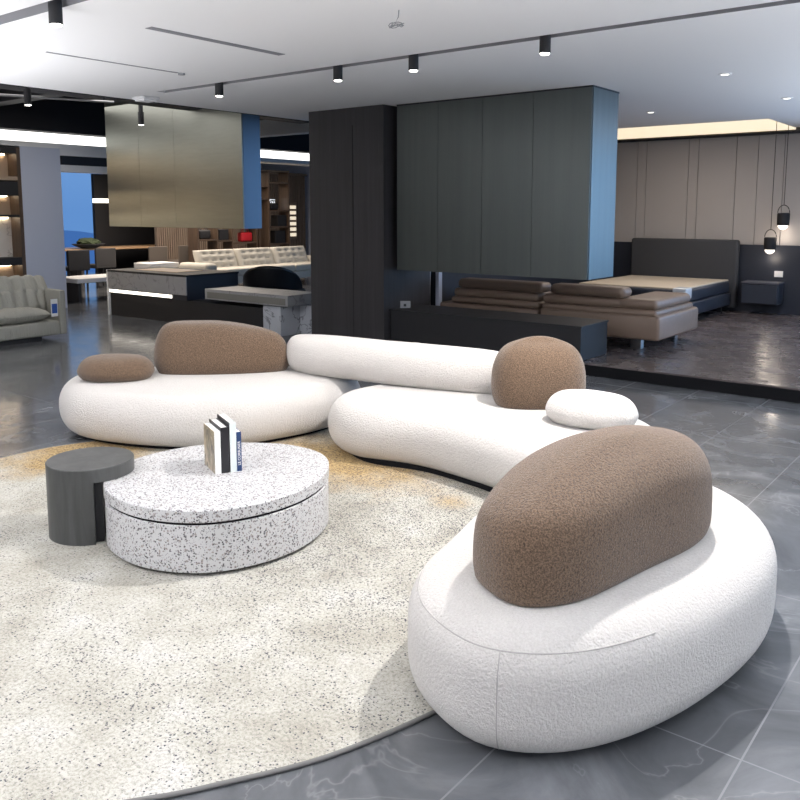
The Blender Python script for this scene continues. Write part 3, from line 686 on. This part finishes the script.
# ------------------------------------------------------------------ left wall furniture
nu = thing('niche_shelving', 'built-in wall shelving with warm lit niches behind the grey sofa', 'shelving', (XL, 5.5, 0))
obj('side_panel', B(-0.3, 0, 1.28, 1.34, 0, 2.62), 'walnut', nu)
for z0, z1, mt_ in [(0.76, 0.88, 'blackmat'), (1.52, 1.56, 'blackmat'), (1.86, 2.08, 'blackmat'), (2.10, 2.16, 'beige'), (2.52, 2.62, 'blackmat'), (0.0, 0.10, 'blackmat')]:
    obj('shelf', B(-0.3, -0.002, -2.5, 1.28, z0, z1), mt_, nu)
obj('back_panel', B(-0.3, -0.29, -2.5, 1.28, 0.88, 1.52), 'marblewarm', nu)
for z0, z1 in ((0.10, 0.76), (1.56, 1.86), (2.16, 2.52)): obj('back_panel', B(-0.3, -0.29, -2.5, 1.28, z0, z1), 'beige', nu)
for z in (0.74, 1.505, 1.845, 2.505): obj('led_strip', B(-0.28, -0.25, -2.5, 1.22, z, z + 0.014), emis('niche_led', (1.0, 0.80, 0.55), 14), nu)
t = thing('black_jar', 'small black glossy jar on the lit marble niche shelf', 'jar', (XL - 0.12, 6.12, 0.88)); obj('body', LA([(0.08, 0), (0.09, 0.02), (0.09, 0.20), (0.08, 0.22)], n=20), 'black', t, ang=50); obj('label_patch', B(0.085, 0.093, -0.03, 0.01, 0.05, 0.16), 'cardgrey', t)

def gridcushion(w_, d_, h_, nx, ny, fold, amp):
    """pillow lying in local xy, thick in z; fold(x,y) in 0..1 lowers the top."""
    bm = bmesh.new(); top = []; bot = []
    for i in range(nx + 1):
        a, b = [], []
        for j in range(ny + 1):
            u = i / nx * 2 - 1; v_ = j / ny * 2 - 1
            e_ = (max(0, 1 - abs(u) ** 5) * max(0, 1 - abs(v_) ** 5)) ** 0.4
            a.append(bm.verts.new((u * w_ / 2, v_ * d_ / 2, h_ / 2 * e_ - amp * fold(u, v_) * e_ + 0.002)))
            b.append(bm.verts.new((u * w_ / 2, v_ * d_ / 2, -h_ / 2 * e_)))
        top.append(a); bot.append(b)
    for i in range(nx):
        for j in range(ny):
            bm.faces.new((top[i][j], top[i + 1][j], top[i + 1][j + 1], top[i][j + 1]))
            bm.faces.new((bot[i][j], bot[i][j + 1], bot[i + 1][j + 1], bot[i + 1][j]))
    for i in range(nx):
        bm.faces.new((top[i][0], bot[i][0], bot[i + 1][0], top[i + 1][0])); bm.faces.new((top[i][ny], top[i + 1][ny], bot[i + 1][ny], bot[i][ny]))
    for j in range(ny):
        bm.faces.new((top[0][j], top[0][j + 1], bot[0][j + 1], bot[0][j])); bm.faces.new((top[nx][j], bot[nx][j], bot[nx][j + 1], top[nx][j + 1]))
    return bm
def placed(bm, mtx):
    bmesh.ops.transform(bm, matrix=mtx, verts=bm.verts); return bm
# grey leather sofa at the left edge, facing +X
gs = thing('grey_sofa', 'grey-green leather sofa with pleated puffy back at the left edge', 'sofa', (-10.3, 4.2, 0))
obj('base', B(-0.5, 0.50, -1.3, 1.36, 0.06, 0.24, r=0.03), 'greyleather', gs, ang=50)
obj('plinth', B(-0.45, 0.42, -1.25, 1.15, 0, 0.06), 'blackmat', gs)
pl = lambda u, v_: abs(math.sin(v_ * 14)) ** 6
for yc in (-0.62, 0.62):
    obj('seat_cushion', placed(gridcushion(0.92, 1.26, 0.20, 18, 40, lambda u, v_: 0.25 * abs(math.sin(v_ * 9 + u)) ** 5, 0.03), Matrix.Translation((0.03, yc, 0.33))), 'greyleather', gs, smooth=True)
    obj('back_cushion', placed(gridcushion(0.30, 1.34, 0.34, 14, 48, pl, 0.05), Matrix.Translation((0.08, yc * 1.04 + 0.08, 0.47)) @ Matrix.Rotation(R(70), 4, 'Y')), 'greyleather', gs, smooth=True)
    obj('back_roll', placed(gridcushion(0.30, 1.46, 0.30, 14, 48, pl, 0.055), Matrix.Translation((0.0, yc * 1.06 + 0.08, 0.635)) @ Matrix.Rotation(R(55), 4, 'Y')), 'greyleather', gs, smooth=True)
obj('arm_panel', B(-0.5, 0.48, 1.37, 1.46, 0.06, 0.62, r=0.02), 'greyleather', gs, ang=50)
tg = obj('swing_tag', B(0.505, 0.512, 1.24, 1.33, 0.30, 0.52, r=0.002), 'page', gs); obj('tag_print', B(0.512, 0.514, 1.25, 1.32, 0.34, 0.46), 'bluetag', tg)

# ------------------------------------------------------------------ far hall
ws = thing('tufted_sofa', 'cream tufted three-seat sofa in front of the dark bookcases', 'sofa', (-13.6, 12.5, 0))
obj('base', B(-0.45, 0.50, -1.75, 1.75, 0.14, 0.30, r=0.02), 'cream', ws, ang=50)
def tuft(u, v_):
    s = 0
    for a in (-0.55, 0.0, 0.55):
        for b in (-0.6, -0.2, 0.2, 0.6):
            s = max(s, math.exp(-(((u - a) ** 2) + (v_ - b) ** 2) / 0.018))
    return s
for yc in (-1.08, 0.0, 1.08):
    obj('seat_cushion', B(-0.30, 0.50, yc - 0.53, yc + 0.53, 0.30, 0.45, r=0.04, seg=4), 'cream', ws, ang=50)
    obj('back_cushion', placed(gridcushion(0.50, 1.06, 0.20, 24, 36, tuft, 0.055), Matrix.Translation((-0.25, yc, 0.58)) @ Matrix.Rotation(R(68), 4, 'Y')), 'cream', ws, smooth=True)
obj('arm', B(-0.45, 0.48, 1.62, 1.92, 0.2, 0.58, r=0.08, seg=5), 'cream', ws, ang=50)
obj('arm', B(-0.45, 0.48, -1.92, -1.62, 0.2, 0.58, r=0.08, seg=5), 'cream', ws, ang=50)
for a in (-0.35, 0.38):
    for b in (-1.7, 1.65): obj('leg', B(a, a + 0.05, b, b + 0.05, 0, 0.15), 'steel', ws)

def bookcase(label, y0, y1, h, ups, shs):
    t = thing('bookcase', label, 'bookcase', (-15.1, y0, 0), 0)
    for u in ups: obj('upright', B(-0.35, 0, u, u + 0.04, 0, h), 'walnut', t)
    for a, b, z in shs: obj('shelf', B(-0.35, -0.003, a, b, z, z + 0.035), 'walnut', t)
    return t
bookcase('low dark bookcase below the steel hood, behind the tufted sofa', 11.95, 13.75, 1.3, (0, 0.55, 1.0, 1.76), [(0.04, 0.55, 0.95), (0.59, 1.0, 0.92), (1.04, 1.76, 0.86), (1.04, 1.76, 1.28), (0.04, 0.55, 0.4), (0.59, 1.0, 0.4)])
bookcase('tall dark bookcase right of the steel hood, behind the tufted sofa', 13.80, 15.55, 2.62, (0, 0.32, 1.0), [(0.04, 0.32, 2.2), (0.04, 1.0, 2.58), (0.04, 0.32, 1.9), (0.36, 1.0, 1.22), (0.36, 1.0, 1.62), (0.36, 1.0, 0.8), (0.36, 1.0, 2.3)])
bm = bmesh.new()
for k in range(80): y = 11.9 + k * 0.062; box(bm, -16.55, -16.52, y, y + 0.035, 0.0, 2.62)
for k in range(0): pass
sl = thing('slat_screen', 'brown vertical slat screen behind the bookcases', 'screen', (0, 0, 0)); 
sl.location = (-16.5, 14.0, 0)
bmesh.ops.transform(bm, matrix=Matrix.Translation((16.5, -14.0, 0)), verts=bm.verts)
so = obj('slats', bm, 'slat', sl); obj('top_rail', B(-0.07, 0.0, -2.1, 2.9, 2.60, 2.66), 'slat', sl)
obj('backing', B(-0.12, -0.09, -2.1, 2.9, 0, 2.6), newmat('backing_cloth', (0.17, 0.14, 0.12), 0.9), sl)
def bag(label, x, y, z, s, mat):
    t = thing('handbag', label, 'handbag', (x, y, z))
    obj('body', B(-0.10 * s, 0.10 * s, -0.18 * s, 0.18 * s, 0, 0.24 * s, r=0.05 * s, seg=4), mat, t, ang=60)
    for k in (-1, 1): obj('handle', T([(0.03 * k, 0.10 * s * math.cos(a), 0.23 * s + 0.11 * s * math.sin(a)) for a in [PI * j / 10 for j in range(11)]], 0.010, 6), mat, t, smooth=True)
bag('red handbag on the low bookcase just under the hood edge', -15.28, 13.5, 0.895, 0.95, 'red')
bag('black handbag on the upper shelf of the tall bookcase', -15.28, 14.43, 1.655, 0.7, 'blackmat')
bag('black handbag on the low bookcase left of the red handbag', -15.28, 12.25, 0.985, 0.9, 'blackmat')
for y, z, s, lb in [(14.62, 1.255, 0.3, 'black storage box on the middle shelf of the tall bookcase'), (13.2 - 0.45, 0.955, 0.28, 'dark box in the low bookcase between the two handbags'), (14.55, 0.835, 0.34, 'dark storage box on the lowest visible shelf of the tall bookcase')]:
    tag(obj('storage_box', B(-0.13, 0.13, -s / 2, s / 2, 0, s * 0.9, r=0.01), 'blackmat', loc=(-15.28, y, z)), lb, 'box')
lp = thing('lit_display_panel', 'pale lit display panel on the slat screen beside the tall bookcase', 'display panel', (-16.52, 16.15, 1.3))
obj('frame', B(0, 0.03, -0.32, 0.32, -0.45, 0.55), 'slat', lp)
for k in range(6): obj('light_bar', B(0.03, 0.04, -0.28, 0.28, -0.36 + k * 0.15, -0.27 + k * 0.15), emis('panel_light', (1, 0.85, 0.62), 0.8), lp)
tag(obj('light_box', B(-0.02, 0.02, -0.2, 0.2, 0, 0.26), emis('cool_panel', (0.9, 0.95, 1), 0.9), loc=(-15.45, 14.45, 1.66)), 'white lit square behind the black handbag in the tall bookcase', 'light box')

# dining area seen under and beside the hood
dt = thing('dining_table', 'long light oak dining table with dark slab leg near the blue window', 'dining table', (-16.75, 9.6, 0))
obj('tabletop', B(-0.9, 0.0, -0.15, 3.4, 0.76, 0.80, r=0.004), 'oak', dt)
obj('slab_leg', B(-0.75, -0.15, 0.55, 0.62, 0, 0.76), 'greychair', dt); obj('slab_leg', B(-0.75, -0.15, 2.7, 2.77, 0, 0.76), 'greychair', dt)
bw = thing('moss_bowl', 'low dark bowl of green moss on the oak dining table', 'bowl', (-16.9, 10.35, 0.80)); obj('bowl', LA([(0.15, 0), (0.30, 0.06), (0.36, 0.10), (0.33, 0.10)], n=24), 'greychair', bw, smooth=True)
bm = bmesh.new(); bmesh.ops.create_icosphere(bm, subdivisions=3, radius=0.2)
for q in bm.verts: q.co = Vector((q.co.x * 1.1, q.co.y * 1.3, q.co.z * 0.5)) * (1 + 0.3 * noise.noise(q.co * 14)); q.co.z += 0.13
obj('moss', bm, 'green', bw)
def dchair(label, x, y, rz, mat):
    t = thing('dining_chair', label, 'chair', (x, y, 0), rz)
    obj('seat', B(-0.24, 0.24, -0.24, 0.24, 0.42, 0.50, r=0.02), mat, t); obj('backrest', B(-0.24, -0.19, -0.24, 0.24, 0.46, 0.84, r=0.015), mat, t)
    for a in (-0.2, 0.18):
        for b in (-0.2, 0.18): obj('leg', B(a, a + 0.025, b, b + 0.025, 0, 0.43), 'blackmat', t)
dchair('black dining chair seen through the opening beside the pale pier', -15.7, 9.25, R(180), 'blackmat')
dchair('dark grey dining chair in front of the slab table leg', -16.0, 10.05, R(180), 'greychair')
dchair('taupe dining chair at the oak table, left of two taupe ones', -15.9, 11.3, R(180), 'taupe')
dchair('taupe dining chair at the oak table, right of two taupe ones', -15.9, 12.1, R(180), 'taupe')
wbn = thing('white_bench', 'long low white bench seen beside the pale pier', 'bench', (-13.9, 8.4, 0)); obj('seat_slab', B(-0.45, 0.35, -0.35, 1.3, 0.34, 0.42, r=0.01), 'white', wbn)
for b in (-0.3, 1.15): obj('leg', B(-0.4, 0.3, b, b + 0.05, 0, 0.34), 'greychair', wbn)
wst = thing('white_low_table', 'white topped low table below the hood, left of the tufted sofa', 'table', (-14.5, 10.4, 0)); obj('tabletop', B(-0.28, 0.28, -0.35, 0.35, 0.47, 0.57, r=0.01), 'white', wst); obj('leg', B(-0.05, 0.05, -0.05, 0.05, 0, 0.5), 'steel', wst)
sb = thing('display_cabinet', 'dark cabinet with timber drawers under the hood behind the dining table', 'cabinet', (-18.6, 12.6, 0)); obj('body', B(-0.3, 0.3, 0.75, 2.1, 0, 1.12), 'blackmat', sb); obj('timber_front', B(0.3, 0.32, -0.1, 0.75, 0, 1.10), 'oak', sb); obj('timber_carcass', B(-0.3, 0.3, -0.1, 0.75, 0, 1.10), 'oak', sb)
obj('timber_panel', B(-0.3, 0.3, 2.1, 2.75, 0, 1.9), 'oak', sb)
for k, (y, s) in enumerate([(13.1, 0.12), (13.6, 0.16), (14.1, 0.10), (14.5, 0.14)]):
    tag(obj('tableware_stack', LA([(s * 0.7, 0), (s, 0.02), (s, 0.07), (s * 0.9, 0.09)], n=18), 'white', ang=50, loc=(-18.6, y, 1.12 if y > 13.34 else 1.10)),
        ['white bowl on the timber end of the display cabinet', 'widest white bowl on the dark display cabinet', 'smallest white bowl on the dark display cabinet', 'rightmost white bowl on the dark display cabinet'][k], 'bowl', 'bowls on the display cabinet')
dp = thing('dark_partition', 'dark partition with a glowing horizontal light line beside the blue window', 'partition', (-18.0, 11.15, 0)); obj('panel', B(-0.05, 0.05, 0.05, 1.9, 0, 2.5), 'blackmat', dp); obj('light_line', B(0.05, 0.06, 0.0, 1.0, 1.82, 1.92), 'led', dp)
